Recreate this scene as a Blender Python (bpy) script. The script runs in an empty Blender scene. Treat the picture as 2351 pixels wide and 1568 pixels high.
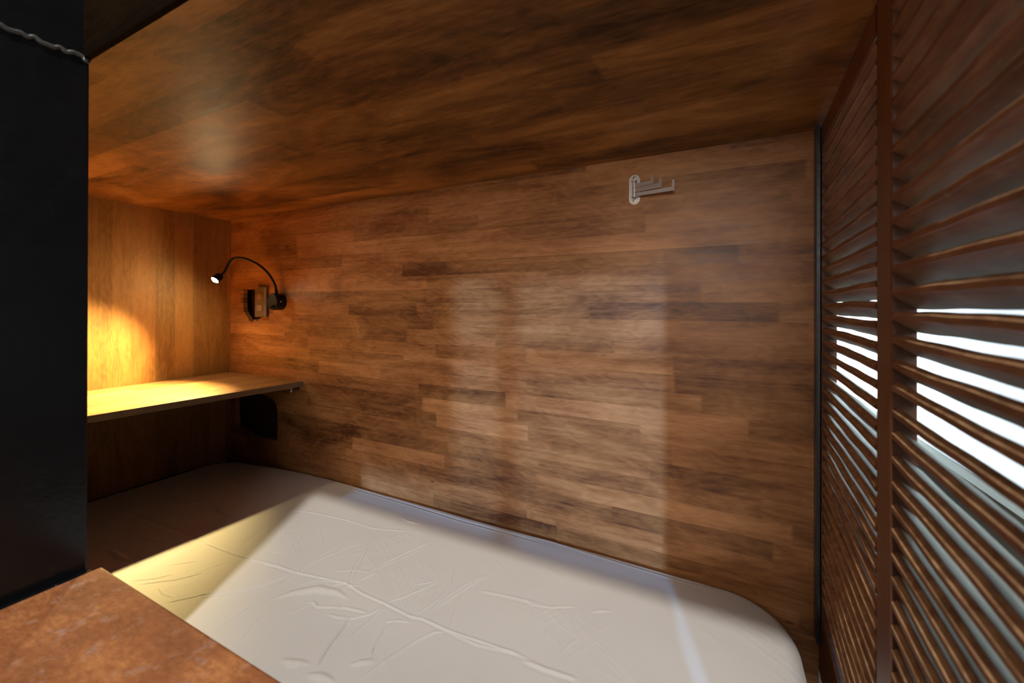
import bpy, bmesh, math, random
import numpy as np
from mathutils import Vector, Matrix

# ---------------------------------------------------------------- camera
Z0 = 1.0                                   # eye height above the floor
YAW, PITCH, ROLL = 0.460747857, 0.00182404527, 0.0021929712
FPX, CYPX, CXPX = 935.088, 699.84, 1175.5  # focal length and horizon in pixels of a 2351x1568 frame

def cam_axes():
    f = Vector((-math.sin(YAW)*math.cos(PITCH), math.cos(YAW)*math.cos(PITCH), math.sin(PITCH)))
    r = Vector((math.cos(YAW), math.sin(YAW), 0)); u = r.cross(f)
    c, s = math.cos(ROLL), math.sin(ROLL)
    return c*r + s*u, -s*r + c*u, f
RX, UP, FW = cam_axes()
scene = bpy.context.scene
col = scene.collection
cd = bpy.data.cameras.new('camera'); cam = bpy.data.objects.new('camera', cd); col.objects.link(cam)
cam.matrix_world = Matrix(((RX[0], UP[0], -FW[0], 0), (RX[1], UP[1], -FW[1], 0), (RX[2], UP[2], -FW[2], Z0), (0, 0, 0, 1)))
cd.sensor_width = 36; cd.sensor_fit = 'HORIZONTAL'
cd.lens = FPX/2351*36
cd.shift_y = -(784-CYPX)/2351
cd.clip_start = 0.01; cd.clip_end = 60
cd.dof.use_dof = True; cd.dof.focus_distance = 1.35; cd.dof.aperture_fstop = 4.5
scene.camera = cam

# ---------------------------------------------------------------- light, world, exposure
vs = scene.view_settings
vs.view_transform = 'Standard'; vs.look = 'None'; vs.gamma = 1.0; vs.use_curve_mapping = False
vs.exposure = 0.0
w = bpy.data.worlds.new('world'); scene.world = w; w.use_nodes = True
w.node_tree.nodes['Background'].inputs[0].default_value = (0.80, 0.88, 1.0, 1)
w.node_tree.nodes['Background'].inputs[1].default_value = 0.13

def light(name, kind, loc, aim, energy, color, **kw):
    d = bpy.data.lights.new(name, kind); d.energy = energy; d.color = color
    for k, v in kw.items(): setattr(d, k, v)
    o = bpy.data.objects.new(name, d); col.objects.link(o); o.location = loc
    dirv = Vector(aim) - Vector(loc)
    o.rotation_euler = dirv.to_track_quat('-Z', 'Y').to_euler()
    return o
# small downlight in the corridor, above and in front of the bunk
light('corridor_downlight', 'AREA', (-0.06, -1.22, Z0+2.58), (-0.45, 0.60, Z0-0.6), 96, (1.0, 0.955, 0.88), shape='DISK', size=0.12)
# low cool daylight that falls through the corridor window onto the bed and the long wall
SUN_DIR = Vector((-0.33, 1.0, -0.34))
light('window_daylight', 'SUN', (0.5, -3, Z0+1.5), Vector((0.5, -3, Z0+1.5))+SUN_DIR, 2.4, (0.28, 0.55, 1.0), angle=math.radians(1.5))
# added warm fill at the same window, standing in for corridor ambient
light('corridor_fill', 'AREA', (0.25, -1.40, Z0+0.50), (-0.5, 1.0, Z0), 25.0, (1.0, 0.93, 0.86), shape='RECTANGLE', size=1.05, size_y=1.0)
# daylight behind the frosted pane outside the shutter
light('outside_daylight', 'AREA', (1.15, 2.25, Z0+0.05), (0.50, 2.0, Z0), 80, (0.93, 0.97, 1.0), shape='RECTANGLE', size=1.0, size_y=1.0)

# ---------------------------------------------------------------- measured planes
CEIL = Z0+0.357; MAT = Z0-0.602; BACK = 1.014; LEFT = -1.843; FRONT = 0.2585
SH_A = math.radians(3.1)
SH_P = Vector((0.190, 1.014, 0)); SH_T = Vector((-math.sin(SH_A), -math.cos(SH_A), 0)); SH_N = Vector((math.cos(SH_A), -math.sin(SH_A), 0))

def on_plane(px, axis, val):
    """point of the photograph -> point of the place on the plane axis=val"""
    d = RX*((px[0]-CXPX)/FPX) + UP*(-(px[1]-CYPX)/FPX) + FW
    v = val - (Z0 if axis == 2 else 0)
    p = d*(v/d[axis]); p.z += Z0
    return p

# ---------------------------------------------------------------- helpers
def link_mesh(name, me, mat, parent=None, smooth=False):
    o = bpy.data.objects.new(name, me); col.objects.link(o)
    if mat: me.materials.append(mat)
    if smooth:
        for p in me.polygons: p.use_smooth = True
    if parent: o.parent = parent
    return o
def obj(name, bm, mat, parent=None, smooth=False):
    me = bpy.data.meshes.new(name); bmesh.ops.recalc_face_normals(bm, faces=bm.faces); bm.to_mesh(me); bm.free()
    return link_mesh(name, me, mat, parent, smooth)
def tag(o, label=None, cat=None, group=None, kind=None):
    if label: o['label'] = label
    if cat: o['category'] = cat
    if group: o['group'] = group
    if kind: o['kind'] = kind
    return o
def empty(name, loc=(0, 0, 0), **k):
    o = bpy.data.objects.new(name, None); col.objects.link(o); o.location = loc; o.empty_display_size = 0.05
    return tag(o, **k)
def keep(o, parent):
    """parent without moving (parents here are unrotated empties)"""
    o.parent = parent; o.matrix_parent_inverse = Matrix.Translation(-parent.location); return o
def box(bm, lo, hi, bevel=0.0, M=None):
    x0, y0, z0 = lo; x1, y1, z1 = hi
    vs_ = [bm.verts.new(Vector(p)) for p in ((x0,y0,z0),(x1,y0,z0),(x1,y1,z0),(x0,y1,z0),(x0,y0,z1),(x1,y0,z1),(x1,y1,z1),(x0,y1,z1))]
    fs = [bm.faces.new([vs_[i] for i in f]) for f in ((0,3,2,1),(4,5,6,7),(0,1,5,4),(1,2,6,5),(2,3,7,6),(3,0,4,7))]
    if bevel:
        es = list({e for f in fs for e in f.edges})
        r = bmesh.ops.bevel(bm, geom=es, offset=bevel, segments=2, profile=0.6, affect='EDGES')
        vs_ = list({v for f in r['faces'] for v in f.verts} | {v for v in vs_ if v.is_valid})
        if M: raise ValueError
    if M:
        for v in vs_: v.co = M @ v.co
def boxbm(lo, hi, bevel=0.0):
    bm = bmesh.new(); box(bm, lo, hi, bevel); return bm
def prism(bm, pts, M, d):
    """pts: outline in local xy, extruded by d along local z, placed by M"""
    a = [bm.verts.new(M @ Vector((p[0], p[1], 0))) for p in pts]
    b = [bm.verts.new(M @ Vector((p[0], p[1], d))) for p in pts]
    bm.faces.new(a); bm.faces.new(b[::-1]); n = len(pts)
    for i in range(n): bm.faces.new((a[i], a[(i+1) % n], b[(i+1) % n], b[i]))
def cyl(bm, p0, p1, r0, r1=None, n=28, cap=True):
    r1 = r0 if r1 is None else r1
    p0 = Vector(p0); p1 = Vector(p1); ax = (p1-p0).normalized()
    u = ax.orthogonal().normalized(); v = ax.cross(u)
    R = []
    for p, r in ((p0, r0), (p1, r1)):
        R.append([bm.verts.new(p + r*(math.cos(t)*u + math.sin(t)*v)) for t in [2*math.pi*i/n for i in range(n)]])
    for i in range(n): bm.faces.new((R[0][i], R[0][(i+1) % n], R[1][(i+1) % n], R[1][i]))
    if cap: bm.faces.new(R[0][::-1]); bm.faces.new(R[1])
def lathe(bm, p0, axis, prof, n=36):
    """prof: (distance along axis, radius) list"""
    ax = Vector(axis).normalized(); u = ax.orthogonal().normalized(); v = ax.cross(u); p0 = Vector(p0); rings = []
    for h, r in prof:
        if r < 1e-6: rings.append([bm.verts.new(p0+ax*h)])
        else: rings.append([bm.verts.new(p0+ax*h+r*(math.cos(2*math.pi*i/n)*u+math.sin(2*math.pi*i/n)*v)) for i in range(n)])
    for A, B in zip(rings, rings[1:]):
        for i in range(n):
            j = (i+1) % n
            if len(A) == 1 and len(B) == 1: continue
            if len(A) == 1: bm.faces.new((A[0], B[i], B[j]))
            elif len(B) == 1: bm.faces.new((A[i], A[j], B[0]))
            else: bm.faces.new((A[i], A[j], B[j], B[i]))
def tube(bm, pts, r, n=14, cap=True):
    """smooth Catmull-Rom tube"""
    P = [Vector(p) for p in pts]; Q = []
    for i in range(len(P)-1):
        a = P[max(i-1, 0)]; b = P[i]; c = P[i+1]; d = P[min(i+2, len(P)-1)]
        for k in range(10):
            t = k/10
            Q.append(0.5*((2*b)+(c-a)*t+(2*a-5*b+4*c-d)*t*t+(3*b-a-3*c+d)*t**3))
    Q.append(P[-1]); prev = None; rings = []
    for i, q in enumerate(Q):
        t = (Q[min(i+1, len(Q)-1)]-Q[max(i-1, 0)]).normalized()
        u = (prev - prev.dot(t)*t).normalized() if prev else t.orthogonal().normalized()
        prev = u; v = t.cross(u)
        rr = r*(1+0.05*(i % 2))
        rings.append([bm.verts.new(q+rr*(math.cos(2*math.pi*k/n)*u+math.sin(2*math.pi*k/n)*v)) for k in range(n)])
    for A, B in zip(rings, rings[1:]):
        for i in range(n): bm.faces.new((A[i], A[(i+1) % n], B[(i+1) % n], B[i]))
    if cap: bm.faces.new(rings[0][::-1]); bm.faces.new(rings[-1])

# ---------------------------------------------------------------- materials
class NT:
    def __init__(s, name):
        s.m = bpy.data.materials.new(name); s.m.use_nodes = True; s.t = s.m.node_tree; s.b = s.t.nodes['Principled BSDF']
    def n(s, typ, **kw):
        x = s.t.nodes.new(typ)
        for k, v in kw.items(): setattr(x, k, v)
        return x
    def l(s, a, b): s.t.links.new(a, b)
    def put(s, sock, v):
        if isinstance(v, bpy.types.NodeSocket): s.l(v, sock)
        else: sock.default_value = v
    def math(s, op, a, b=0.0, c=0.0, clamp=False):
        x = s.n('ShaderNodeMath', operation=op, use_clamp=clamp)
        s.put(x.inputs[0], a); s.put(x.inputs[1], b); s.put(x.inputs[2], c); return x.outputs[0]
    def vec(s, x, y, z):
        q = s.n('ShaderNodeCombineXYZ'); s.put(q.inputs[0], x); s.put(q.inputs[1], y); s.put(q.inputs[2], z); return q.outputs[0]
    def noise(s, v, scale=1, detail=3, rough=0.5, dist=0.0):
        q = s.n('ShaderNodeTexNoise'); s.l(v, q.inputs['Vector']); q.inputs['Scale'].default_value = scale
        q.inputs['Detail'].default_value = detail; q.inputs['Roughness'].default_value = rough; q.inputs['Distortion'].default_value = dist
        return q.outputs['Fac']
    def ramp(s, f, stops, interp='LINEAR'):
        q = s.n('ShaderNodeValToRGB'); q.color_ramp.interpolation = interp; e = q.color_ramp.elements
        while len(e) < len(stops): e.new(0.5)
        for i, (p, c) in enumerate(stops):
            e[i].position = p; e[i].color = (*c, 1) if len(c) == 3 else c
        s.l(f, q.inputs[0]); return q.outputs[0]
    def mix(s, f, a, b, mode='MIX'):
        q = s.n('ShaderNodeMix', data_type='RGBA', blend_type=mode); s.put(q.inputs[0], f)
        for k, v in ((6, a), (7, b)):
            if isinstance(v, tuple): v = (*v[:3], 1)
            s.put(q.inputs[k], v)
        return q.outputs[2]
    def maprange(s, v, a, b, c, d):
        q = s.n('ShaderNodeMapRange'); s.put(q.inputs[0], v)
        for i, k in enumerate((a, b, c, d)): q.inputs[i+1].default_value = k
        return q.outputs[0]
    def bump(s, h, strength, dist):
        q = s.n('ShaderNodeBump'); q.inputs['Strength'].default_value = strength; q.inputs['Distance'].default_value = dist
        s.l(h, q.inputs['Height']); s.l(q.outputs[0], s.b.inputs['Normal'])

def stave_wood(name, grain, across, h=0.042, L=0.34, dark=(0.085, 0.028, 0.010), mid=(0.24, 0.095, 0.036), light_=(0.40, 0.19, 0.085),
               rough=0.36, contrast=1.0, joints=True, seed=0.0, blotch=1.0, speck=0.35, spec=0.42):
    """stained finger-jointed staves: grain / across are axis indices in object space"""
    N = NT(name)
    tc = N.n('ShaderNodeTexCoord'); sp = N.n('ShaderNodeSeparateXYZ'); N.l(tc.outputs['Object'], sp.inputs[0])
    u, v = sp.outputs[grain], sp.outputs[across]
    u = N.math('ADD', u, seed*3.7); v = N.math('ADD', v, seed*1.3)
    vr = N.math('DIVIDE', v, h); row = N.math('FLOOR', vr)
    wn = N.n('ShaderNodeTexWhiteNoise', noise_dimensions='1D'); N.l(row, wn.inputs['W'])
    tooth = N.math('MULTIPLY', N.math('PINGPONG', N.math('MULTIPLY', vr, 9.0), 0.5), 0.032)
    uu = N.math('ADD', N.math('ADD', N.math('DIVIDE', u, L), N.math('MULTIPLY', wn.outputs[0], 7.3)), tooth)
    # staves of unlike length
    uu = N.math('ADD', uu, N.math('MULTIPLY', N.math('SINE', N.math('ADD', N.math('MULTIPLY', uu, 2.1), N.math('MULTIPLY', row, 1.7))), 0.22))
    colm = N.math('FLOOR', uu)
    w2 = N.n('ShaderNodeTexWhiteNoise', noise_dimensions='2D'); N.l(N.vec(row, colm, 0.0), w2.inputs['Vector'])
    rid = w2.outputs['Value']; r2 = N.n('ShaderNodeSeparateColor'); N.l(w2.outputs['Color'], r2.inputs[0])
    # figure: slow wavy lines along the grain, offset per stave
    ofs = N.math('MULTIPLY', rid, 37.0)
    warp = N.noise(N.vec(N.math('MULTIPLY', u, 5.0), N.math('MULTIPLY', v, 14.0), ofs), 1.0, 3, 0.55)
    rings = N.math('SINE', N.math('ADD', N.math('MULTIPLY', warp, 60.0), N.math('MULTIPLY', v, 60.0)))
    grain1 = N.noise(N.vec(N.math('MULTIPLY', u, 5.0), N.math('MULTIPLY', v, 120.0), ofs), 1.0, 5, 0.65)
    pores = N.noise(N.vec(N.math('MULTIPLY', u, 40.0), N.math('MULTIPLY', v, 900.0), ofs), 1.0, 2, 0.6)
    big = N.noise(N.vec(N.math('MULTIPLY', u, 3.2), N.math('MULTIPLY', v, 8.5), seed+3.0), 1.0, 5, 0.62, 0.8)
    streak = N.noise(N.vec(N.math('MULTIPLY', u, 1.6), N.math('MULTIPLY', v, 18.0), ofs), 1.0, 5, 0.6, 0.6)
    t = N.math('ADD', 0.5, N.math('MULTIPLY', N.math('SUBTRACT', rid, 0.5), 0.32*contrast if joints else 0.08))
    t = N.math('ADD', t, N.math('MULTIPLY', N.math('SUBTRACT', grain1, 0.5), 0.55*contrast))
    t = N.math('ADD', t, N.math('MULTIPLY', N.math('SUBTRACT', streak, 0.5), 0.62*contrast))
    t = N.math('ADD', t, N.math('MULTIPLY', N.math('SUBTRACT', big, 0.5), 1.0*blotch))
    t = N.math('ADD', t, N.math('MULTIPLY', rings, 0.045*contrast))
    t = N.math('ADD', t, N.math('MULTIPLY', N.math('SUBTRACT', pores, 0.5), 0.42))
    c = N.ramp(t, [(0.10, dark), (0.50, mid), (0.92, light_)])
    # redder and yellower staves
    c = N.mix(N.math('MULTIPLY', r2.outputs[0], 0.28), c, N.mix(1.0, c, (1.18, 0.84, 0.72), 'MULTIPLY'))
    c = N.mix(N.math('MULTIPLY', r2.outputs[1], 0.30), c, N.mix(1.0, c, (1.0, 1.10, 0.92), 'MULTIPLY'))
    # knots and short dark cracks
    vo = N.n('ShaderNodeTexVoronoi', voronoi_dimensions='3D'); N.l(N.vec(N.math('MULTIPLY', u, 5.5), N.math('MULTIPLY', v, 17.0), seed), vo.inputs['Vector']); vo.inputs['Scale'].default_value = 1.0
    vs2 = N.n('ShaderNodeSeparateColor'); N.l(vo.outputs['Color'], vs2.inputs[0])
    jag = N.math('MULTIPLY', N.noise(N.vec(N.math('MULTIPLY', u, 60.0), N.math('MULTIPLY', v, 200.0), 0.0), 1.0, 3), 0.10)
    k = N.math('SUBTRACT', N.math('MULTIPLY', vs2.outputs[0], 0.16), N.math('ADD', vo.outputs['Distance'], jag))
    k = N.math('MULTIPLY', N.maprange(k, 0.0, 0.05, 0.0, 1.0), N.math('GREATER_THAN', vs2.outputs[1], 1-speck))
    c = N.mix(N.math('MULTIPLY', k, 0.85), c, (0.022, 0.009, 0.004))
    N.l(c, N.b.inputs['Base Color'])
    N.l(N.math('ADD', rough, N.math('MULTIPLY', N.math('SUBTRACT', grain1, 0.5), 0.22)), N.b.inputs['Roughness'])
    N.b.inputs['Specular IOR Level'].default_value = 0.42
    N.bump(N.math('ADD', grain1, N.math('MULTIPLY', pores, 0.5)), 0.12, 0.002)
    N.b.inputs['Specular IOR Level'].default_value = spec
    return N.m

def plain(name, color, rough=0.5, metal=0.0, spec=0.5, nscale=0, namp=0.0, emis=None, estr=0.0):
    N = NT(name)
    N.b.inputs['Roughness'].default_value = rough; N.b.inputs['Metallic'].default_value = metal
    N.b.inputs['Specular IOR Level'].default_value = spec
    if nscale:
        tc = N.n('ShaderNodeTexCoord'); f = N.noise(tc.outputs['Object'], nscale, 4, 0.6)
        N.l(N.mix(f, tuple(c*(1-namp) for c in color), tuple(min(1, c*(1+namp)) for c in color)), N.b.inputs['Base Color'])
        N.bump(f, 0.15, 0.001)
    else: N.b.inputs['Base Color'].default_value = (*color, 1)
    if emis:
        N.b.inputs['Emission Color'].default_value = (*emis, 1); N.b.inputs['Emission Strength'].default_value = estr
    return N.m

M_back = stave_wood('stained_staves_wall', 0, 2, h=0.0420, L=0.42, rough=0.42, dark=(0.105, 0.034, 0.013), mid=(0.345, 0.148, 0.053), light_=(0.58, 0.295, 0.125), blotch=1.25)
M_left = stave_wood('stained_staves_end_wall', 2, 1, h=0.06, L=0.9, seed=2.0, contrast=0.7, rough=0.55, dark=(0.10, 0.040, 0.014), mid=(0.29, 0.140, 0.040), light_=(0.44, 0.24, 0.085), blotch=0.5, speck=0.15, spec=0.22)
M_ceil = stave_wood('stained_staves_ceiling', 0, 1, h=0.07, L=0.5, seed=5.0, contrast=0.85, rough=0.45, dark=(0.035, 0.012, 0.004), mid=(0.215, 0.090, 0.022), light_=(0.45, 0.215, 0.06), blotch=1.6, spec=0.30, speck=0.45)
M_shelf = stave_wood('stained_shelf_board', 1, 0, h=0.05, L=0.5, seed=8.0, contrast=1.0, rough=0.42, dark=(0.12, 0.05, 0.017), mid=(0.30, 0.15, 0.058), light_=(0.45, 0.25, 0.11), blotch=0.7)
M_edge = stave_wood('shelf_edge_wood', 1, 2, h=0.2, L=3, seed=4.0, joints=False, rough=0.6, dark=(0.10, 0.06, 0.03), mid=(0.20, 0.125, 0.07), light_=(0.30, 0.20, 0.12), blotch=0.3)
M_board = stave_wood('platform_wood', 0, 1, h=0.2, L=3, seed=9.0, joints=False, rough=0.6, dark=(0.08, 0.03, 0.012), mid=(0.2, 0.08, 0.03), light_=(0.3, 0.14, 0.06))
M_fascia = stave_wood('dark_fascia_wood', 0, 2, h=0.2, L=3, seed=1.0, joints=False, rough=0.7, dark=(0.0015, 0.0008, 0.0004), mid=(0.005, 0.0025, 0.001), light_=(0.012, 0.006, 0.002), spec=0.02)

def worn_ledge():
    N = NT('worn_ledge_wood'); tc = N.n('ShaderNodeTexCoord'); sp = N.n('ShaderNodeSeparateXYZ'); N.l(tc.outputs['Object'], sp.inputs[0])
    u, v = sp.outputs[0], sp.outputs[1]
    a = N.noise(N.vec(N.math('MULTIPLY', u, 9.0), N.math('MULTIPLY', v, 9.0), 0.0), 1.0, 4, 0.6)
    f = N.noise(N.vec(N.math('MULTIPLY', u, 70.0), N.math('MULTIPLY', v, 150.0), 0.0), 1.0, 4, 0.7)
    b = N.noise(N.vec(N.math('MULTIPLY', u, 30.0), N.math('MULTIPLY', v, 34.0), 4.0), 1.0, 5, 0.7)
    c = N.ramp(N.math('ADD', N.math('MULTIPLY', a, 0.6), N.math('MULTIPLY', f, 0.4)), [(0.32, (0.12, 0.036, 0.012)), (0.52, (0.27, 0.090, 0.028)), (0.68, (0.46, 0.185, 0.055))])
    c = N.mix(N.maprange(b, 0.55, 0.70, 0.0, 0.45), c, (0.40, 0.29, 0.235))
    N.l(c, N.b.inputs['Base Color']); N.b.inputs['Roughness'].default_value = 0.5
    N.bump(f, 0.25, 0.002); return N.m
M_ledge = worn_ledge()

def slat_mat():
    N = NT('shutter_slat_wood'); tc = N.n('ShaderNodeTexCoord'); sp = N.n('ShaderNodeSeparateXYZ'); N.l(tc.outputs['Object'], sp.inputs[0])
    u, v, z = sp.outputs
    row = N.math('FLOOR', N.math('DIVIDE', z, 0.0244))
    g = N.noise(N.vec(N.math('MULTIPLY', u, 14.0), N.math('MULTIPLY', v, 160.0), N.math('MULTIPLY', z, 160.0)), 1.0, 5, 0.65)
    b = N.noise(N.vec(N.math('MULTIPLY', u, 7.0), N.math('MULTIPLY', v, 20.0), N.math('MULTIPLY', row, 5.3)), 1.0, 4, 0.6, 0.6)
    c = N.ramp(N.math('ADD', N.math('MULTIPLY', g, 0.5), N.math('MULTIPLY', b, 0.5)), [(0.30, (0.085, 0.034, 0.016)), (0.52, (0.215, 0.094, 0.046)), (0.74, (0.38, 0.215, 0.12))])
    wr = N.noise(N.vec(N.math('MULTIPLY', u, 45.0), N.math('MULTIPLY', v, 90.0), N.math('MULTIPLY', z, 90.0)), 1.0, 5, 0.7)
    c = N.mix(N.maprange(wr, 0.60, 0.74, 0.0, 0.5), c, (0.42, 0.30, 0.20))
    # pale green-grey on the upward faces of the blades, greyer undersides farther out
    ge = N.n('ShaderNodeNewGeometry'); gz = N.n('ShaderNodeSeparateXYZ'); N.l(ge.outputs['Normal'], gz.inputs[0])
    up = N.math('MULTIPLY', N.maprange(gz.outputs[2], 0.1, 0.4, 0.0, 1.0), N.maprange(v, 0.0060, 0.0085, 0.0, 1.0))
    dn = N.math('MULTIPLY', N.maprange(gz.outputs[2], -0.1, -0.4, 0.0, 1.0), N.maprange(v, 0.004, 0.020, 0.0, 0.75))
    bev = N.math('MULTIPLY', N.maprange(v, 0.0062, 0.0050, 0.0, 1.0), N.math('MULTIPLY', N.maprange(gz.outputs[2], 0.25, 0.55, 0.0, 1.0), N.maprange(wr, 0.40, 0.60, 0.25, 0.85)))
    c = N.mix(bev, c, (0.55, 0.35, 0.19))  # tan bevel edges, colour raised to stand in for downlight catching them
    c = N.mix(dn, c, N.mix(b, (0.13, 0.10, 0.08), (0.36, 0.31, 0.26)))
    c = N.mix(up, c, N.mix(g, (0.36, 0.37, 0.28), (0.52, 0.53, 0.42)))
    N.b.inputs['Specular IOR Level'].default_value = 0.25
    N.l(c, N.b.inputs['Base Color']); N.b.inputs['Roughness'].default_value = 0.58; N.bump(g, 0.2, 0.001); return N.m
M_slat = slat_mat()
def stile_mat():
    N = NT('shutter_stile_wood'); tc = N.n('ShaderNodeTexCoord'); sp = N.n('ShaderNodeSeparateXYZ'); N.l(tc.outputs['Object'], sp.inputs[0])
    u, v, z = sp.outputs
    g = N.noise(N.vec(N.math('MULTIPLY', u, 130.0), N.math('MULTIPLY', v, 90.0), N.math('MULTIPLY', z, 5.0)), 1.0, 5, 0.65)
    b = N.noise(N.vec(N.math('MULTIPLY', u, 12.0), v, N.math('MULTIPLY', z, 4.0)), 1.0, 3, 0.6)
    c = N.ramp(N.math('ADD', N.math('MULTIPLY', g, 0.6), N.math('MULTIPLY', b, 0.4)), [(0.30, (0.050, 0.016, 0.008)), (0.52, (0.135, 0.045, 0.020)), (0.75, (0.23, 0.09, 0.04))])
    N.l(c, N.b.inputs['Base Color']); N.b.inputs['Roughness'].default_value = 0.38; N.bump(g, 0.15, 0.001); return N.m
M_stile = stile_mat()

def sheet_mat():
    N = NT('grey_cotton_sheet'); tc = N.n('ShaderNodeTexCoord')
    w1 = N.noise(tc.outputs['Object'], 900, 2, 0.6); w2 = N.noise(tc.outputs['Object'], 6, 3, 0.5)
    N.l(N.mix(w2, (0.56, 0.545, 0.53), (0.62, 0.61, 0.595)), N.b.inputs['Base Color'])
    N.b.inputs['Roughness'].default_value = 0.85; N.b.inputs['Specular IOR Level'].default_value = 0.25
    N.b.inputs['Sheen Weight'].default_value = 0.15
    sp = N.n('ShaderNodeSeparateXYZ'); N.l(tc.outputs['Object'], sp.inputs[0]); X, Y = sp.outputs[0], sp.outputs[1]
    def crease(cx, cy, sx, sy, z):
        a = N.math('ADD', N.math('MULTIPLY', X, cx*sx), N.math('MULTIPLY', Y, cy*sx)); b = N.math('ADD', N.math('MULTIPLY', X, -cy*sy), N.math('MULTIPLY', Y, cx*sy))
        f = N.noise(N.vec(a, b, z), 1.0, 3, 0.5, 0.3)
        return N.math('POWER', N.math('SUBTRACT', 1.0, N.math('MULTIPLY', N.math('ABSOLUTE', N.math('SUBTRACT', f, 0.5)), 9.0), clamp=True), 2.0)
    mask = N.maprange(N.noise(tc.outputs['Object'], 5, 2, 0.5), 0.45, 0.62, 0.0, 1.0)
    cr = N.math('MULTIPLY', N.math('ADD', crease(0.5, 0.86, 3.0, 22.0, 1.0), crease(0.85, -0.5, 3.5, 18.0, 5.0)), mask)
    b1 = N.n('ShaderNodeBump'); b1.inputs['Strength'].default_value = 0.35; b1.inputs['Distance'].default_value = 0.0012; N.l(cr, b1.inputs['Height'])
    b2 = N.n('ShaderNodeBump'); b2.inputs['Strength'].default_value = 0.25; b2.inputs['Distance'].default_value = 0.0006; N.l(w1, b2.inputs['Height'])
    N.l(b1.outputs[0], b2.inputs['Normal']); N.l(b2.outputs[0], N.b.inputs['Normal']); return N.m
M_sheet = sheet_mat()

def post_mat():
    N = NT('black_painted_steel'); tc = N.n('ShaderNodeTexCoord')
    f = N.noise(tc.outputs['Object'], 38, 5, 0.65)
    vo = N.n('ShaderNodeTexVoronoi'); N.l(tc.outputs['Object'], vo.inputs['Vector']); vo.inputs['Scale'].default_value = 210
    sc_ = N.n('ShaderNodeSeparateColor'); N.l(vo.outputs['Color'], sc_.inputs[0])
    dot = N.math('MULTIPLY', N.math('LESS_THAN', vo.outputs['Distance'], 0.22), N.math('GREATER_THAN', sc_.outputs[0], 0.93))
    c = N.mix(f, (0.0025, 0.0028, 0.0035), (0.007, 0.0078, 0.009))
    N.l(N.mix(dot, c, (0.16, 0.17, 0.18)), N.b.inputs['Base Color'])
    N.b.inputs['Roughness'].default_value = 0.22; N.b.inputs['Specular IOR Level'].default_value = 0.35
    N.bump(f, 0.3, 0.002); return N.m
M_post = post_mat()
M_weld = plain('weld_metal', (0.09, 0.09, 0.085), 0.45, 0.6, nscale=160, namp=0.6)
M_cavity = plain('raw_cavity', (0.055, 0.022, 0.013), 0.8, nscale=60, namp=0.5)
M_steel = plain('brushed_steel', (0.78, 0.73, 0.70), 0.38, 0.7)
M_brass = plain('zinc_screw', (0.50, 0.48, 0.30), 0.35, 1.0)
M_slot = plain('screw_slot', (0.03, 0.03, 0.02), 0.6)
M_alu = plain('grey_aluminium', (0.13, 0.15, 0.17), 0.35, 0.9, nscale=80, namp=0.25)
M_black = plain('satin_black', (0.008, 0.006, 0.005), 0.45, spec=0.25)
M_blackmetal = plain('black_gooseneck', (0.014, 0.014, 0.015), 0.28, 0.3)
M_plate = plain('bronze_outlet_plate', (0.15, 0.095, 0.045), 0.45, nscale=20, namp=0.05)
M_platewhite = plain('outlet_plate_edge', (0.72, 0.68, 0.66), 0.4)
M_socket = plain('socket_insert', (0.25, 0.17, 0.13), 0.45)
M_hole = plain('socket_slot', (0.01, 0.008, 0.007), 0.6)
M_plaster = plain('pale_corridor_plaster', (0.42, 0.41, 0.39), 0.85, nscale=14, namp=0.06)
M_dark = plain('dark_corridor_floor', (0.05, 0.04, 0.035), 0.5, nscale=9, namp=0.2)
M_greygreen = plain('grey_green_sill', (0.34, 0.35, 0.30), 0.7, nscale=25, namp=0.1)
M_bulb = plain('lit_bulb', (1, 1, 1), 0.4, emis=(1.0, 0.80, 0.42), estr=900.0)
def frost():
    N = NT('frosted_glass'); t = N.t; t.nodes.remove(N.b)
    tr = N.n('ShaderNodeBsdfTranslucent'); tr.inputs[0].default_value = (0.86, 0.93, 0.97, 1)
    gl = N.n('ShaderNodeBsdfGlossy'); gl.inputs['Roughness'].default_value = 0.3
    mx = N.n('ShaderNodeMixShader'); mx.inputs[0].default_value = 0.06
    N.l(tr.outputs[0], mx.inputs[1]); N.l(gl.outputs[0], mx.inputs[2]); N.l(mx.outputs[0], t.nodes['Material Output'].inputs[0]); return N.m
M_frost = frost()

# ================================================================ SETTING
def S(name, bm, mat, parent=None):
    o = obj(name, bm, mat, parent)
    if not parent: o['kind'] = 'structure'
    return o
S('floor', boxbm((-4, -1.62, -0.05), (2.4, 3.2, 0.0)), M_dark)
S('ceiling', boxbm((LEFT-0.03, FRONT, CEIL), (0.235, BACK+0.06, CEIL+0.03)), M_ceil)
S('wall_left', boxbm((LEFT-0.03, 0.20, 0.0), (LEFT, BACK+0.06, CEIL)), M_left)
S('wall_front', boxbm((LEFT-0.03, 0.175, 0.0), (-0.922, 0.199, CEIL+0.9)), M_fascia)
S('trim_1', boxbm((-0.8195, FRONT-0.007, CEIL), (0.30, FRONT-0.0005, CEIL+0.60)), M_fascia)

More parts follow.
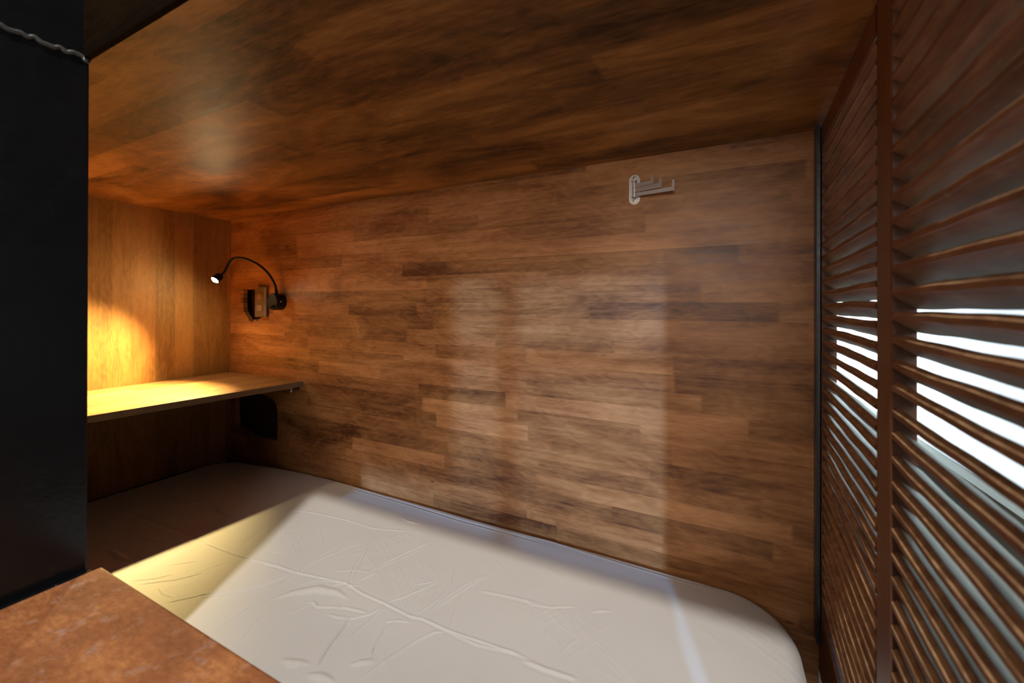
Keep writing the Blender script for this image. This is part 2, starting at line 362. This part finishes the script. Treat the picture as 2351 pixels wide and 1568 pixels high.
# long wall: a board with two rough openings sawn through it
def board_with_holes(name, x0, x1, z0, z1, y, th, holes, mat):
    cu = bpy.data.curves.new('tmp', 'CURVE'); cu.dimensions = '2D'; cu.fill_mode = 'BOTH'; cu.extrude = th/2
    for ring in [[(x0, z0), (x1, z0), (x1, z1), (x0, z1)]]+holes:
        s = cu.splines.new('POLY'); s.points.add(len(ring)-1); s.use_cyclic_u = True
        for i, p in enumerate(ring): s.points[i].co = (p[0], p[1], 0, 1)
    o = bpy.data.objects.new('tmp', cu); col.objects.link(o)
    me = bpy.data.meshes.new_from_object(o.evaluated_get(bpy.context.evaluated_depsgraph_get()))
    bpy.data.objects.remove(o); me.name = name
    me.transform(Matrix.Translation((0, y+th/2, 0)) @ Matrix.Rotation(math.pi/2, 4, 'X'))
    me.materials.clear()
    return link_mesh(name, me, mat)
random.seed(3)
def jag(pts, amp, sub=4):
    out = []
    for i, p in enumerate(pts):
        q = pts[(i+1) % len(pts)]
        for k in range(sub):
            t = k/sub; out.append((p[0]+(q[0]-p[0])*t+random.uniform(-amp, amp), p[1]+(q[1]-p[1])*t+random.uniform(-amp, amp)))
    return out
h1 = jag([(-1.742, Z0+.065), (-1.66, Z0+.064), (-1.60, Z0+.060), (-1.60, Z0-.045), (-1.640, Z0-.058), (-1.652, Z0-.067), (-1.668, Z0-.060), (-1.684, Z0-.071), (-1.705, Z0-.064), (-1.715, Z0-.048), (-1.735, Z0-.034), (-1.744, Z0-.010)], 0.0022)
h2 = jag([(-1.803, Z0-.366), (-1.70, Z0-.357), (-1.60, Z0-.357), (-1.553, Z0-.367), (-1.528, Z0-.385), (-1.519, Z0-.414), (-1.521, Z0-.525), (-1.60, Z0-.530), (-1.69, Z0-.532), (-1.695, Z0-.520), (-1.790, Z0-.505)], 0.0018)
wb = board_with_holes('wall_back', LEFT-0.03, 0.190, 0.0, CEIL, BACK, 0.018, [h1, h2], M_back); wb['kind'] = 'structure'
S('wall_behind', boxbm((LEFT-0.03, BACK+0.045, 0.0), (0.190, BACK+0.06, CEIL)), M_cavity)
# corner strip between end wall and long wall
S('trim_2', boxbm((LEFT, BACK-0.006, MAT-0.05), (LEFT+0.010, BACK, CEIL)), M_left)

# corridor wall with a window, behind the camera
WX0, WX1, WZ0, WZ1 = -0.25, 0.82, Z0+0.02, Z0+0.98
bm = bmesh.new()
for lo, hi in (((-4, 0), (WX0, 2.9)), ((WX1, 0), (2.4, 2.9)), ((WX0, 0), (WX1, WZ0)), ((WX0, WZ1), (WX1, 2.9))):
    box(bm, (lo[0], -1.62, lo[1]), (hi[0], -1.50, hi[1]))
S('wall_corridor', bm, M_plaster)
wf = empty('window_1', (0.28, -1.56, WZ0), kind='structure')
bm = bmesh.new()
for lo, hi in (((WX0, WZ0), (WX0+.03, WZ1)), ((WX1-.03, WZ0), (WX1, WZ1)), ((WX0+.03, WZ0), (WX1-.03, WZ0+.03)), ((WX0+.03, WZ1-.03), (WX1-.03, WZ1)),
               ((.315, WZ0+.03), (.350, WZ1-.03)), ((.150, Z0+.715), (.315, Z0+.745)), ((.350, Z0+.715), (WX1-.03, Z0+.745)), ((WX0+.03, Z0+.330), (.150, WZ1-.03))):  # last box: added opaque panel, unseen, that trims the sun patch
    box(bm, (lo[0], -1.58, lo[1]), (hi[0], -1.54, hi[1]))
keep(obj('window_frame_and_blocker', bm, M_platewhite), wf)

# outside the shutter: sill wall with a frosted window on it
S('wall_outside', boxbm((0.47, 0.0, 0.0), (0.56, 3.0, Z0-0.36)), M_greygreen)
S('window_2', boxbm((0.50, 0.0, Z0-0.36), (0.508, 3.0, Z0+1.1)), M_frost)

# ================================================================ BUNK
bp = empty('bed_platform', (-0.83, 0.6, 0), label='dark brown wooden bunk platform under the grey mattress, with front side board', cat='bed base')
keep(obj('platform_board', boxbm((LEFT+0.004, 0.262, MAT-0.150), (0.138, BACK-0.004, MAT-0.122), 0.002), M_board), bp)
keep(obj('side_board', boxbm((-0.80, 0.205, 0.0), (0.128, 0.2349, Z0-0.4061), 0.0), M_board), bp)
keep(obj('cleat', boxbm((LEFT+0.004, BACK-0.05, 0.0), (0.138, BACK-0.004, MAT-0.1501), 0.0), M_board), bp)

lg = obj('bed_ledge', boxbm((-0.803, 0.03, Z0-0.406), (0.128, 0.268, Z0-0.383), 0.003), M_ledge)
tag(lg, 'worn orange-brown wooden ledge board beside the black post, nearest the viewer', 'ledge')

# mattress ------------------------------------------------------
def mattress():
    X0, X1, Y0, Y1, R = LEFT+0.012, 0.142, 0.27, BACK-0.004, 0.125
    cx, cy, a, b = (X0+X1)/2, (Y0+Y1)/2, (X1-X0)/2, (Y1-Y0)/2
    nx, ny = 1120, 430
    U, V = np.meshgrid(np.linspace(-1, 1, nx), np.linspace(-1, 1, ny), indexing='ij')
    r = np.maximum(np.abs(U), np.abs(V)); rr = np.maximum(r, 1e-6)
    px, py = U*a, V*b
    cxx, cyy = np.clip(px, -(a-R)*rr, (a-R)*rr), np.clip(py, -(b-R)*rr, (b-R)*rr)
    vx, vy = px-cxx, py-cyy
    linf = np.maximum(np.abs(vx), np.abs(vy)); l2 = np.sqrt(vx*vx+vy*vy)+1e-9
    X, Y = cxx+vx*linf/l2, cyy+vy*linf/l2
    qx, qy = np.abs(X)-(a-R), np.abs(Y)-(b-R)
    sd = np.sqrt(np.maximum(qx, 0)**2+np.maximum(qy, 0)**2)+np.minimum(np.maximum(qx, qy), 0)-R
    d = np.clip(-sd, 0, None)
    Xw, Yw = X+cx, Y+cy
    ER = 0.030
    e = np.clip(ER-d, 0, ER); Z = -(ER-np.sqrt(np.maximum(ER*ER-e*e, 0)))
    Z += -0.010*np.exp(-d/0.05)
    Z += -0.030*np.exp(-((Xw-X0)/0.30)**2)
    # soft, uneven filling
    for k, (fx, fy, p, h) in enumerate(((3.1, 2.0, 0.4, .0016), (5.3, -4.1, 1.9, .0011), (7.9, 6.3, 0.2, .0008), (12.7, -9.4, 2.2, .0004), (17., 14., 4., .0003))):
        Z += h*np.sin(fx*Xw+fy*Yw*1.7+p)
    folds = []
    def P(o, s, pts): return [on_plane((o[0]+p[0]/s, o[1]+p[1]/s), 2, MAT)[:2] for p in pts]
    A = ((450, 1050), 2.939); B = ((0, 1150), 3.3586); C = ((1200, 1150), 3.093)
    def F(src, pts, h, wd, lens=False): folds.append((P(src[0], src[1], pts), h, wd, lens))
    F(A, [(400,680),(680,775),(1000,850),(1040,870),(1130,930),(1280,995),(1450,1080),(1530,1095),(1690,1170),(1830,1220),(2130,1320),(2351,1420)], .0024, .0040)
    F(A, [(0,925),(200,905),(430,860),(680,770)], .0016, .003); F(A, [(0,945),(200,920),(430,875),(660,785)], .0016, .003)
    F(A, [(90,1185),(280,1060),(480,920),(680,780),(1010,545)], .0022, .003); F(A, [(300,1060),(520,900),(700,770),(850,680),(1160,560)], .0014, .003)
    F(A, [(1010,850),(1060,740),(1120,640),(1170,565)], .0022, .003); F(A, [(1035,860),(1100,740),(1165,590)], .0020, .003)
    F(A, [(490,965),(650,915),(820,890),(950,915),(1040,965)], .0045, .012, True)
    F(A, [(1180,780),(1300,700),(1600,560)], .0018, .0035); F(A, [(1190,775),(1320,715),(1540,610)], .0012, .003); F(A, [(1100,838),(1220,780)], .0020, .003)
    F(A, [(720,985),(790,980),(820,1010),(1000,1020),(1160,1055)], .0024, .004); F(A, [(630,1060),(720,1010),(790,985)], .0014, .004)
    F(A, [(880,1060),(960,1085),(1060,1095),(1180,1065),(1280,1000)], .0022, .0035); F(A, [(1000,1255),(1080,1190),(1150,1130),(1280,1005)], .0026, .0035)
    F(A, [(790,1440),(900,1270),(1010,1130),(1050,1100)], .0032, .0045); F(A, [(830,1400),(930,1260),(1040,1120)], -.0016, .004)
    F(A, [(1390,1045),(1530,910),(1610,840)], .0018, .003); F(A, [(1280,990),(1400,950),(1530,890),(1640,840)], .0020, .003)
    F(A, [(1470,865),(1560,850),(1640,835)], .0012, .003); F(A, [(1590,1060),(1650,1000),(1800,900),(1980,790)], .0024, .0035); F(A, [(1560,1075),(1640,985),(1790,880),(1960,790)], .0016, .0028)
    F(A, [(1430,1110),(1500,1060),(1640,960),(1720,850),(1745,700)], .0018, .003); F(A, [(1170,1370),(1200,1280),(1260,1190),(1360,1100)], .0020, .003)
    F(A, [(1100,1522),(1300,1370),(1500,1240),(1600,1190),(1690,1175)], .0026, .004); F(A, [(1280,1120),(1240,1220),(1170,1350)], .0014, .003)
    F(A, [(570,1365),(650,1390),(775,1395)], .0036, .009, True); F(A, [(1030,1410),(1130,1395),(1225,1385)], .0030, .007, True); F(A, [(740,1465),(850,1490),(940,1522)], .0036, .009, True)
    F(A, [(640,1060),(700,1030),(760,1000)], .0012, .003); F(A, [(250,1290),(370,1140),(440,1060),(540,980)], .0016, .003); F(A, [(600,1522),(690,1430),(720,1400)], .0014, .004)
    F(A, [(1690,1170),(1740,1030),(1790,920)], .0014, .003); F(A, [(470,420),(495,470),(485,525)], .0018, .003); F(A, [(1380,395),(1430,430),(1530,450)], .0026, .006, True)
    F(A, [(560,340),(800,375),(1000,420),(1200,480),(1500,500)], .0012, .005); F(A, [(700,860),(820,830),(1000,850)], .0012, .003); F(A, [(870,890),(960,860),(1040,850)], .0018, .003)
    F(A, [(960,915),(1020,875),(1100,870)], .0018, .003); F(A, [(1270,1120),(1360,1110),(1450,1120)], .0018, .003); F(A, [(1700,1180),(1900,1270),(2200,1340)], .0016, .005)
    F(A, [(1350,950),(1400,900),(1490,820)], .0012, .003); F(A, [(930,775),(1050,765),(1180,780)], .0010, .004); F(A, [(1030,590),(1040,550),(1080,510)], .0010, .003)
    F(A, [(1900,900),(2100,940),(2351,1000)], .0012, .006); F(A, [(500,620),(560,640),(640,630)], .0010, .003)
    F(B, [(1010,610),(1200,590),(1350,550)], .0014, .003); F(B, [(1060,638),(1350,600),(1600,535)], .0016, .003); F(B, [(1290,490),(1520,450)], .0012, .003)
    F(B, [(1270,780),(1480,735),(1700,680)], .0016, .003); F(B, [(900,560),(1060,495),(1300,400),(1500,310),(1600,290)], .0014, .003)
    F(B, [(1560,305),(1800,400),(2000,460),(2250,530)], .0022, .004); F(B, [(830,345),(920,420),(1025,465)], .0032, .009, True)
    F(B, [(1180,130),(1400,90),(1640,65)], .0018, .003); F(B, [(1630,30),(1720,80),(1810,115)], .0030, .008, True); F(B, [(700,315),(950,310),(1150,295)], .0016, .003)
    F(B, [(800,10),(1000,60),(1200,160),(1540,295)], -.0020, .006); F(B, [(1080,240),(1130,280),(1300,320)], .0014, .004); F(B, [(1220,660),(1260,710),(1350,740)], .0012, .003)
    F(B, [(1780,330),(1900,280),(2060,190)], .0012, .003); F(B, [(1700,420),(1900,300),(2050,180)], .0010, .003); F(B, [(1480,560),(1650,490),(1800,450)], .0010, .003)
    F(C, [(0,1140),(150,1200),(400,1280)], .0026, .006); F(C, [(470,798),(560,790),(650,792)], .0016, .004, True); F(C, [(0,690),(60,740),(200,760),(400,755)], .0012, .004)
    F(C, [(150,920),(150,970),(135,1000)], .0012, .003); F(C, [(0,815),(30,770)], .0014, .004); F(C, [(260,1110),(330,1030),(380,990)], .0010, .004)
    # piped border of the mattress under the sheet, along the wall
    F(A, [(860,140),(1100,215),(1400,300),(1740,402),(2100,500),(2351,575)], -.0035, .0040); F(C, [(0,215),(200,262),(400,330),(700,420),(1080,530),(1250,570),(1400,600)], -.0035, .0040)
    F(A, [(640,40),(760,90),(860,140)], -.0018, .004)
    H = np.zeros_like(Xw)
    for pts, h, wd, lens in folds:
        # wobble the line a little so that it reads as cloth
        best = np.full(Xw.shape, 1e9); bs = np.zeros_like(Xw)
        L = [0]
        for p, q in zip(pts, pts[1:]): L.append(L[-1]+math.hypot(q[0]-p[0], q[1]-p[1]))
        for i, (p, q) in enumerate(zip(pts, pts[1:])):
            dx, dy = q[0]-p[0], q[1]-p[1]; n2 = dx*dx+dy*dy+1e-12
            t = np.clip(((Xw-p[0])*dx+(Yw-p[1])*dy)/n2, 0, 1)
            ds = np.hypot(Xw-p[0]-t*dx, Yw-p[1]-t*dy)
            sgn = np.sign((Xw-p[0])*dy-(Yw-p[1])*dx)
            m = ds < np.abs(best); best = np.where(m, ds*np.where(sgn == 0, 1, sgn), best); bs = np.where(m, (L[i]+t*math.sqrt(n2))/L[-1], bs)
        if not lens and h > 0: h *= 0.80; wd *= 0.60
        taper = np.clip(np.minimum(bs, 1-bs)*7, 0, 1) if not lens else np.sin(np.pi*bs)
        if lens:
            ww = wd*(0.25+taper); x = best/ww
            H += h*taper*np.where(np.abs(x) < 1, (1+np.cos(np.pi*x))/2, 0)
        else:
            wd = wd*0.95; x = best/wd
            H += h*taper*(np.exp(-x*x)-0.35*np.exp(-(x-1.7)**2/1.2))
    Z += H
    nv = nx*ny
    co = np.stack([Xw, Yw, Z+MAT], -1).reshape(-1, 3)
    idx = np.arange(nv).reshape(nx, ny)
    quads = np.stack([idx[:-1, :-1], idx[1:, :-1], idx[1:, 1:], idx[:-1, 1:]], -1).reshape(-1, 4)
    ring = np.concatenate([idx[:, 0], idx[-1, 1:], idx[-2::-1, -1], idx[0, -2:0:-1]])
    n = len(ring); cos = [co]; qs = [quads]; prev = ring; base = nv
    for dz, inn in ((-0.015, 0), (-0.05, 0.0), (-0.085, 0.0), (-0.102, 0.004), (-0.112, 0.016), (-0.118, 0.05)):
        c = co[ring].copy(); c[:, 2] = MAT-0.030+dz*0.75
        if inn:
            ctr = np.array([cx, cy]); v = c[:, :2]-ctr; c[:, 0] -= np.sign(v[:, 0])*np.minimum(np.abs(v[:, 0]), inn); c[:, 1] -= np.sign(v[:, 1])*np.minimum(np.abs(v[:, 1]), inn)
        cur = np.arange(base, base+n); base += n; cos.append(c)
        nxt = np.roll(np.arange(n), -1)
        qs.append(np.stack([prev, cur, cur[nxt], prev[nxt]], -1)); prev = cur
    co = np.concatenate(cos); q = np.concatenate(qs)
    me = bpy.data.meshes.new('mattress'); me.vertices.add(len(co)); me.vertices.foreach_set('co', co.astype(np.float32).ravel())
    me.loops.add(len(q)*4); me.loops.foreach_set('vertex_index', q.astype(np.int32).ravel())
    me.polygons.add(len(q)); me.polygons.foreach_set('loop_start', np.arange(0, len(q)*4, 4, dtype=np.int32)); me.polygons.foreach_set('loop_total', np.full(len(q), 4, np.int32))
    me.update(calc_edges=True)
    bm = bmesh.new(); bm.from_mesh(me)
    bm.verts.ensure_lookup_table(); bm.faces.new([bm.verts[i] for i in prev])
    bmesh.ops.recalc_face_normals(bm, faces=bm.faces); bm.to_mesh(me); bm.free()
    o = link_mesh('mattress', me, M_sheet, smooth=True)
    return tag(o, 'single mattress in a creased light grey fitted sheet, filling the bunk', 'mattress')
mattress()

# shelf ---------------------------------------------------------
sh = empty('shelf', (-1.6, 0.6, Z0-0.3), label='brown wooden shelf across the foot of the bunk, lit by the reading lamp', cat='shelf')
bm = bmesh.new()
SZ = Z0-0.2836; ST = 0.0185
prism(bm, [(LEFT+0.001, BACK-0.001), (LEFT+0.001, 0.205), (-1.4545, 0.205), (-1.3735, BACK-0.001)], Matrix.Translation((0, 0, SZ-ST)), ST)
keep(obj('board', bm, M_shelf), sh)
bm = bmesh.new()
prism(bm, [(-1.4544, 0.205), (-1.4528, 0.205), (-1.3718, BACK-0.001), (-1.3734, BACK-0.001)], Matrix.Translation((0, 0, SZ-ST-0.0004)), ST+0.0002)
keep(tag(obj('edge_band', bm, M_edge), 'raw greyish front edge'), sh)
bm = bmesh.new()
box(bm, (-1.425, 0.966, SZ-ST-0.0032), (-1.385, BACK-0.002, SZ-ST-0.0005))
box(bm, (-1.425, BACK-0.005, SZ-ST-0.014), (-1.385, BACK-0.002, SZ-ST-0.0032))
keep(tag(obj('bracket', bm, M_brass), 'small brass-coloured metal bracket'), sh)
bm = bmesh.new(); cyl(bm, (-1.398, 0.985, SZ-ST-0.0032), (-1.398, 0.985, SZ-ST-0.016), 0.0022, n=14); lathe(bm, (-1.398, 0.985, SZ-ST-0.016), (0, 0, -1), [(0, 0), (0, .0048), (.0025, .0046), (.0035, 0.0)], 16)
keep(tag(obj('bolt', bm, M_steel, smooth=False), 'bright steel bolt'), sh)

# reading lamp --------------------------------------------------
BC = Vector((-1.498, 0, Z0+0.012))
rl = empty('reading_lamp', (BC.x, BACK, BC.z), label='small black gooseneck reading lamp, switched on, on the long wooden wall', cat='lamp')
bm = bmesh.new(); lathe(bm, (BC.x, BACK, BC.z), (0, -1, 0), [(0, 0), (0, .031), (.002, .0315), (.036, .0315), (.0385, .0300), (.039, .028), (.039, 0)], 56)
base = keep(obj('wall_base', bm, M_black, smooth=False), rl)
bm = bmesh.new(); lathe(bm, (-1.4875, 0.9752, Z0-0.0075), (0, -1, 0), [(0, 0), (0, .0078), (.006, .0074), (.009, .0062), (.009, .0050), (.0065, .0045), (.0065, 0)], 28)
k = obj('switch', bm, M_blackmetal); k.parent = rl; k.matrix_parent_inverse = Matrix.Translation(-rl.location)
bm = bmesh.new(); lathe(bm, (BC.x+0.0312, 0.990, BC.z+0.001), (1, -0.05, 0), [(0, 0), (0, .0032), (.0012, .0028), (.0014, 0)], 16)
keep(tag(obj('screw', bm, M_steel), 'bright steel screw'), rl)
bulb = Vector((-1.640, 0.850, Z0+0.0880))
aim = Vector((0.05, -0.72, -0.69)).normalized()
head0 = bulb - aim*0.034
neck = [(-1.499, .994, Z0+.040), (-1.500, .993, Z0+.060), (-1.5050, .990, Z0+.082), (-1.522, .976, Z0+.121), (-1.553, .952, Z0+.157), (-1.592, .921, Z0+.1765),
        (-1.622, .899, Z0+.168), tuple(head0-aim*0.020+Vector((0, 0, 0.002))), tuple(head0)]
bm = bmesh.new(); tube(bm, neck, 0.0042, 16)
cyl(bm, (-1.499, .994, Z0+.038), (-1.4995, .9935, Z0+.058), 0.0062, 0.0056, 20)
keep(obj('gooseneck', bm, M_blackmetal, smooth=True), rl)
bm = bmesh.new(); lathe(bm, head0, aim, [(0, 0), (0, .006), (.003, .0115), (.008, .0135), (.026, .0150), (.030, .0150), (.030, .0132), (.024, .0125), (.020, 0)], 40)
head = keep(obj('lamp_head', bm, M_black), rl)
bm = bmesh.new(); lathe(bm, head0+aim*0.0215, aim, [(0, 0), (0, .0105), (.006, .0112), (.011, .009), (.0135, .005), (.0145, 0)], 32)
lb = obj('bulb', bm, M_bulb, smooth=True); keep(lb, rl)
# the lamp's own light
light('reading_lamp_light', 'SPOT', bulb+aim*0.012, bulb+aim, 135.0, (1.0, 0.74, 0.29), spot_size=math.radians(103), spot_blend=0.9, shadow_soft_size=0.011)

# wall outlet ---------------------------------------------------
ol = empty('wall_outlet', (-1.612, BACK, Z0+0.011), label='tall bronze double socket plate set over a ragged hole, left of the reading lamp', cat='outlet')
PX0, PX1, PZ0, PZ1 = -1.642, -1.578, Z0-0.0475, Z0+0.0705
keep(obj('plate', boxbm((PX0, 0.9995, PZ0), (PX1-0.0012, 1.0137, PZ1), 0.0010), M_plate), ol)
keep(tag(obj('plate_edge', boxbm((PX1-0.0011, 0.9990, PZ0), (PX1, 1.0060, PZ1), 0.0003), M_platewhite), 'pale bright side edge'), ol)
for zc in (Z0+0.034, Z0-0.0115):
    s = keep(tag(obj('socket', boxbm((PX0+0.017, 0.9972, zc-0.0115), (PX0+0.049, 0.9994, zc+0.0115), 0.0008), M_socket), 'paler square socket insert'), ol)
    bm = bmesh.new()
    for xx in (PX0+0.0255, PX0+0.0405): box(bm, (xx-0.0015, 0.9966, zc-0.0038), (xx+0.0015, 0.9971, zc+0.0038))
    h = obj('slots', bm, M_hole); h.parent = s; h.matrix_parent_inverse = Matrix.Translation(-ol.location)

# coat hook -----------------------------------------------------
hk = empty('coat_hook', (-0.1728, BACK, Z0+0.281), label='brushed steel swivel hook with three folding arms, high on the long wall', cat='hook')
def stadium(cx, z0, z1, r, n=14):
    pts = []
    for i in range(n+1): t = math.pi*i/n; pts.append((cx+r*math.cos(t), z1-r+r*math.sin(t)))
    for i in range(n+1): t = math.pi+math.pi*i/n; pts.append((cx+r*math.cos(t), z0+r+r*math.sin(t)))
    return pts
MXZ = lambda y: Matrix(((1, 0, 0, 0), (0, 0, -1, y), (0, 1, 0, 0), (0, 0, 0, 1)))
bm = bmesh.new(); prism(bm, stadium(-0.1728, Z0+.2447, Z0+.3164, .0128), MXZ(BACK-0.0002), 0.0022)
es = [e for e in bm.edges if all(abs(v.co.y-(BACK-0.0024)) < 1e-5 for v in e.verts)]
bmesh.ops.bevel(bm, geom=es, offset=0.0008, segments=2, affect='EDGES')
keep(obj('backplate', bm, M_steel), hk)
for zc in (Z0+.3085, Z0+.2535):
    bm = bmesh.new(); lathe(bm, (-0.1728, BACK-0.0022, zc), (0, -1, 0), [(0, 0), (0, .0042), (.0009, .0038), (.0013, 0)], 24)
    s = keep(tag(obj('screw', bm, M_brass), 'brass-coloured cross-head screw'), hk)
    bm = bmesh.new(); box(bm, (-0.1754, BACK-0.0039, zc-.0005), (-0.1702, BACK-0.0035, zc+.0005)); box(bm, (-0.1733, BACK-0.0039, zc-.0026), (-0.1723, BACK-0.0035, zc+.0026))
    c = obj('cross_slot', bm, M_slot); c.parent = s; c.matrix_parent_inverse = Matrix.Translation(-hk.location)
PV = Vector((-0.1710, 0.9985, 0))
bm = bmesh.new(); cyl(bm, (PV.x, PV.y, Z0+.2600), (PV.x, PV.y, Z0+.2960), 0.0026, n=18)
for zc in (Z0+.2960, Z0+.2585):
    lathe(bm, (PV.x, PV.y, zc), (0, 0, 1), [(0, 0), (0, .0068), (.0018, .0068), (.0018, 0)], 28)
    box(bm, (PV.x-.0060, PV.y, zc), (PV.x+.0060, BACK-.0021, zc+.0018))
keep(obj('pivot_bracket', bm, M_steel), hk)
for zb, ph, hh, LARM, up in ((Z0+.2608, 10, .0082, .0925, .0245), (Z0+.2706, 17, .0100, .067, .0215), (Z0+.2820, 15, .0085, .047, .0190)):
    a = math.radians(-ph); ex = Vector((math.cos(a), math.sin(a), 0)); ey = Vector((0, 0, 1)); ez = ex.cross(ey)
    Mx = Matrix(((ex[0], ey[0], ez[0], PV.x), (ex[1], ey[1], ez[1], PV.y), (ex[2], ey[2], ez[2], zb), (0, 0, 0, 1)))
    bm = bmesh.new()
    prism(bm, [(0.002, 0), (LARM, 0), (LARM, up), (LARM-.0058, up), (LARM-.0058, hh), (0.002, hh)], Mx @ Matrix.Translation((0, 0, -0.0011)), 0.0022)
    es = list(bm.edges); bmesh.ops.bevel(bm, geom=es, offset=0.0004, segments=1, affect='EDGES')
    cyl(bm, (PV.x, PV.y, zb), (PV.x, PV.y, zb+hh), 0.0045, n=20)
    arm = keep(obj('hook_arm', bm, M_steel), hk)
    if ph == 17:
        cu = bpy.data.curves.new('t', 'FONT'); cu.body = 'BAO'; cu.size = 0.0062; cu.extrude = 0.0001; cu.align_x = 'CENTER'
        to = bpy.data.objects.new('t', cu); col.objects.link(to)
        me = bpy.data.meshes.new_from_object(to.evaluated_get(bpy.context.evaluated_depsgraph_get())); bpy.data.objects.remove(to)
        me.materials.clear()
        nrm = ez if ez.y < 0 else -ez
        tx = ex; tz = tx.cross(ey)
        if tz.y > 0: tx = -tx; tz = tx.cross(ey)
        o3 = PV + ex*0.038 + Vector((0, 0, zb+.0028)) + tz*0.00125
        me.transform(Matrix(((tx[0], 0, tz[0], o3.x), (tx[1], 0, tz[1], o3.y), (0, 1, 0, o3.z), (0, 0, 0, 1))))
        lt = link_mesh('engraved_letters', me, M_socket); lt.parent = arm; lt.matrix_parent_inverse = Matrix.Translation(-hk.location)
        tag(lt, 'engraved letters BAO')

# louvred shutter -----------------------------------------------
MS = Matrix(((SH_T[0], SH_N[0], 0, SH_P.x), (SH_T[1], SH_N[1], 0, SH_P.y), (0, 0, 1, 0), (0, 0, 0, 1)))   # local x along the leaf, y outwards, z up
st = empty('louvred_shutter', (SH_P.x, SH_P.y, 0), label='dark brown louvred wooden shutter leaf closing the right end of the bunk', cat='shutter')
st.matrix_world = MS
def spart(name, bm, mat, label=None):
    o = obj(name, bm, mat); o.parent = st
    if label: o['label'] = label
    return o
TH = 0.0205
ZT, ZB = Z0+0.3545, Z0-0.735
S0, S1, S2, S3, S4, S5 = -0.028, 0.030, 0.3978, 0.4575, 0.722, 0.768
bm = boxbm((S0, 0, ZB), (S1, TH+.004, ZT), 0.0015); spart('stile', bm, M_stile)
# middle stile: flat face with a shallow step along its far side
bm = bmesh.new(); prism(bm, [(S2, 0.0040), (S2+.0085, 0.0030), (S2+.0095, 0.0), (S3-.0015, 0.0), (S3, 0.0015), (S3, TH), (S2, TH)], Matrix.Translation((0, 0, ZB)), ZT-ZB)
spart('stile', bm, M_stile)
spart('stile', boxbm((S4, 0, ZB), (S5, TH+.004, ZT), 0.0015), M_stile)
for a, b in ((S1, S2), (S3, S4)):
    spart('top_rail', boxbm((a, 0.001, Z0+0.318), (b, TH, ZT), 0.001), M_stile)
    spart('bottom_rail', boxbm((a, 0.001, ZB), (b, TH, Z0-0.612), 0.001), M_stile)
# slat section in (outward, up): rounded lip inside, blade sloping down to the outside
SEC = [(0.0, 0.0), (0.0, 0.0052), (0.0005, 0.0059), (0.0048, 0.0088), (0.0058, 0.0085), (0.0235, -0.0040), (0.0242, -0.0062), (0.0215, -0.0136), (0.0205, -0.0140), (0.0012, -0.0004)]
random.seed(11)
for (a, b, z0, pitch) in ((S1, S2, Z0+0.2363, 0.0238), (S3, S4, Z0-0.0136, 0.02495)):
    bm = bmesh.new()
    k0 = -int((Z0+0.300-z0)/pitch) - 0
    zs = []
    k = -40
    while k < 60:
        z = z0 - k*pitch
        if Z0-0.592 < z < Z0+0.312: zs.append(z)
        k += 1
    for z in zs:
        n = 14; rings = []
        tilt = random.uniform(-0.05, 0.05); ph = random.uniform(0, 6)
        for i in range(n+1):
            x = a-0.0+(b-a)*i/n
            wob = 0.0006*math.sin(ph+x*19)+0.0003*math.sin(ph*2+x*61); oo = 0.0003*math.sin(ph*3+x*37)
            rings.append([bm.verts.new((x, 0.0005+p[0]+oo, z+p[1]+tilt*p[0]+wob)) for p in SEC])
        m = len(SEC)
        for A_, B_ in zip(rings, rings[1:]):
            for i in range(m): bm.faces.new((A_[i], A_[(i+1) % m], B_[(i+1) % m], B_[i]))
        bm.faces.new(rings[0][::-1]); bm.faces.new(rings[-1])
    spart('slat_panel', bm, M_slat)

# aluminium channel in the corner -------------------------------
bm = bmesh.new()
box(bm, (0.1815, 0.988, Z0-0.665), (0.1870, 1.0135, Z0-0.632)); box(bm, (0.1815, 0.988, Z0-0.628), (0.1870, 1.0135, Z0+0.3565))
box(bm, (0.1830, 0.985, Z0-0.665), (0.1860, 0.988, Z0+0.3565))
tag(obj('metal_channel', bm, M_alu), 'thin grey metal channel running up the right corner of the long wall', 'metal strip')

# post ----------------------------------------------------------
ps = empty('steel_post', (-0.87, 0.207, 0), label='square black steel post in the left foreground', cat='post')
keep(obj('shaft', boxbm((-0.921, FRONT-0.110, 0.0), (-0.8205, FRONT-0.0, CEIL+0.9), 0.0025), M_post), ps)
keep(obj('foot_plate', boxbm((-0.8204, FRONT-0.115, Z0-0.398), (-0.8045, FRONT+0.002, Z0-0.388), 0.001), M_post), ps)
bm = bmesh.new(); random.seed(5)
yy = FRONT-0.108; rings = []
P0_ = []
while yy < FRONT-0.002:
    P0_.append((-0.8200+random.uniform(-.0004, .0004), yy, CEIL+0.001+random.uniform(-.0022, .0022))); yy += 0.006
P0_.append((-0.8200, FRONT-0.001, CEIL+.001))
tube(bm, P0_, 0.0032, 10)
lathe(bm, (-0.8195, FRONT-0.004, CEIL-.001), (1, 0.2, 0), [(0, 0), (0, .0050), (.0025, .0042), (.0038, 0)], 14)
keep(tag(obj('weld_bead', bm, M_weld, smooth=True), 'rough bright weld bead'), ps)
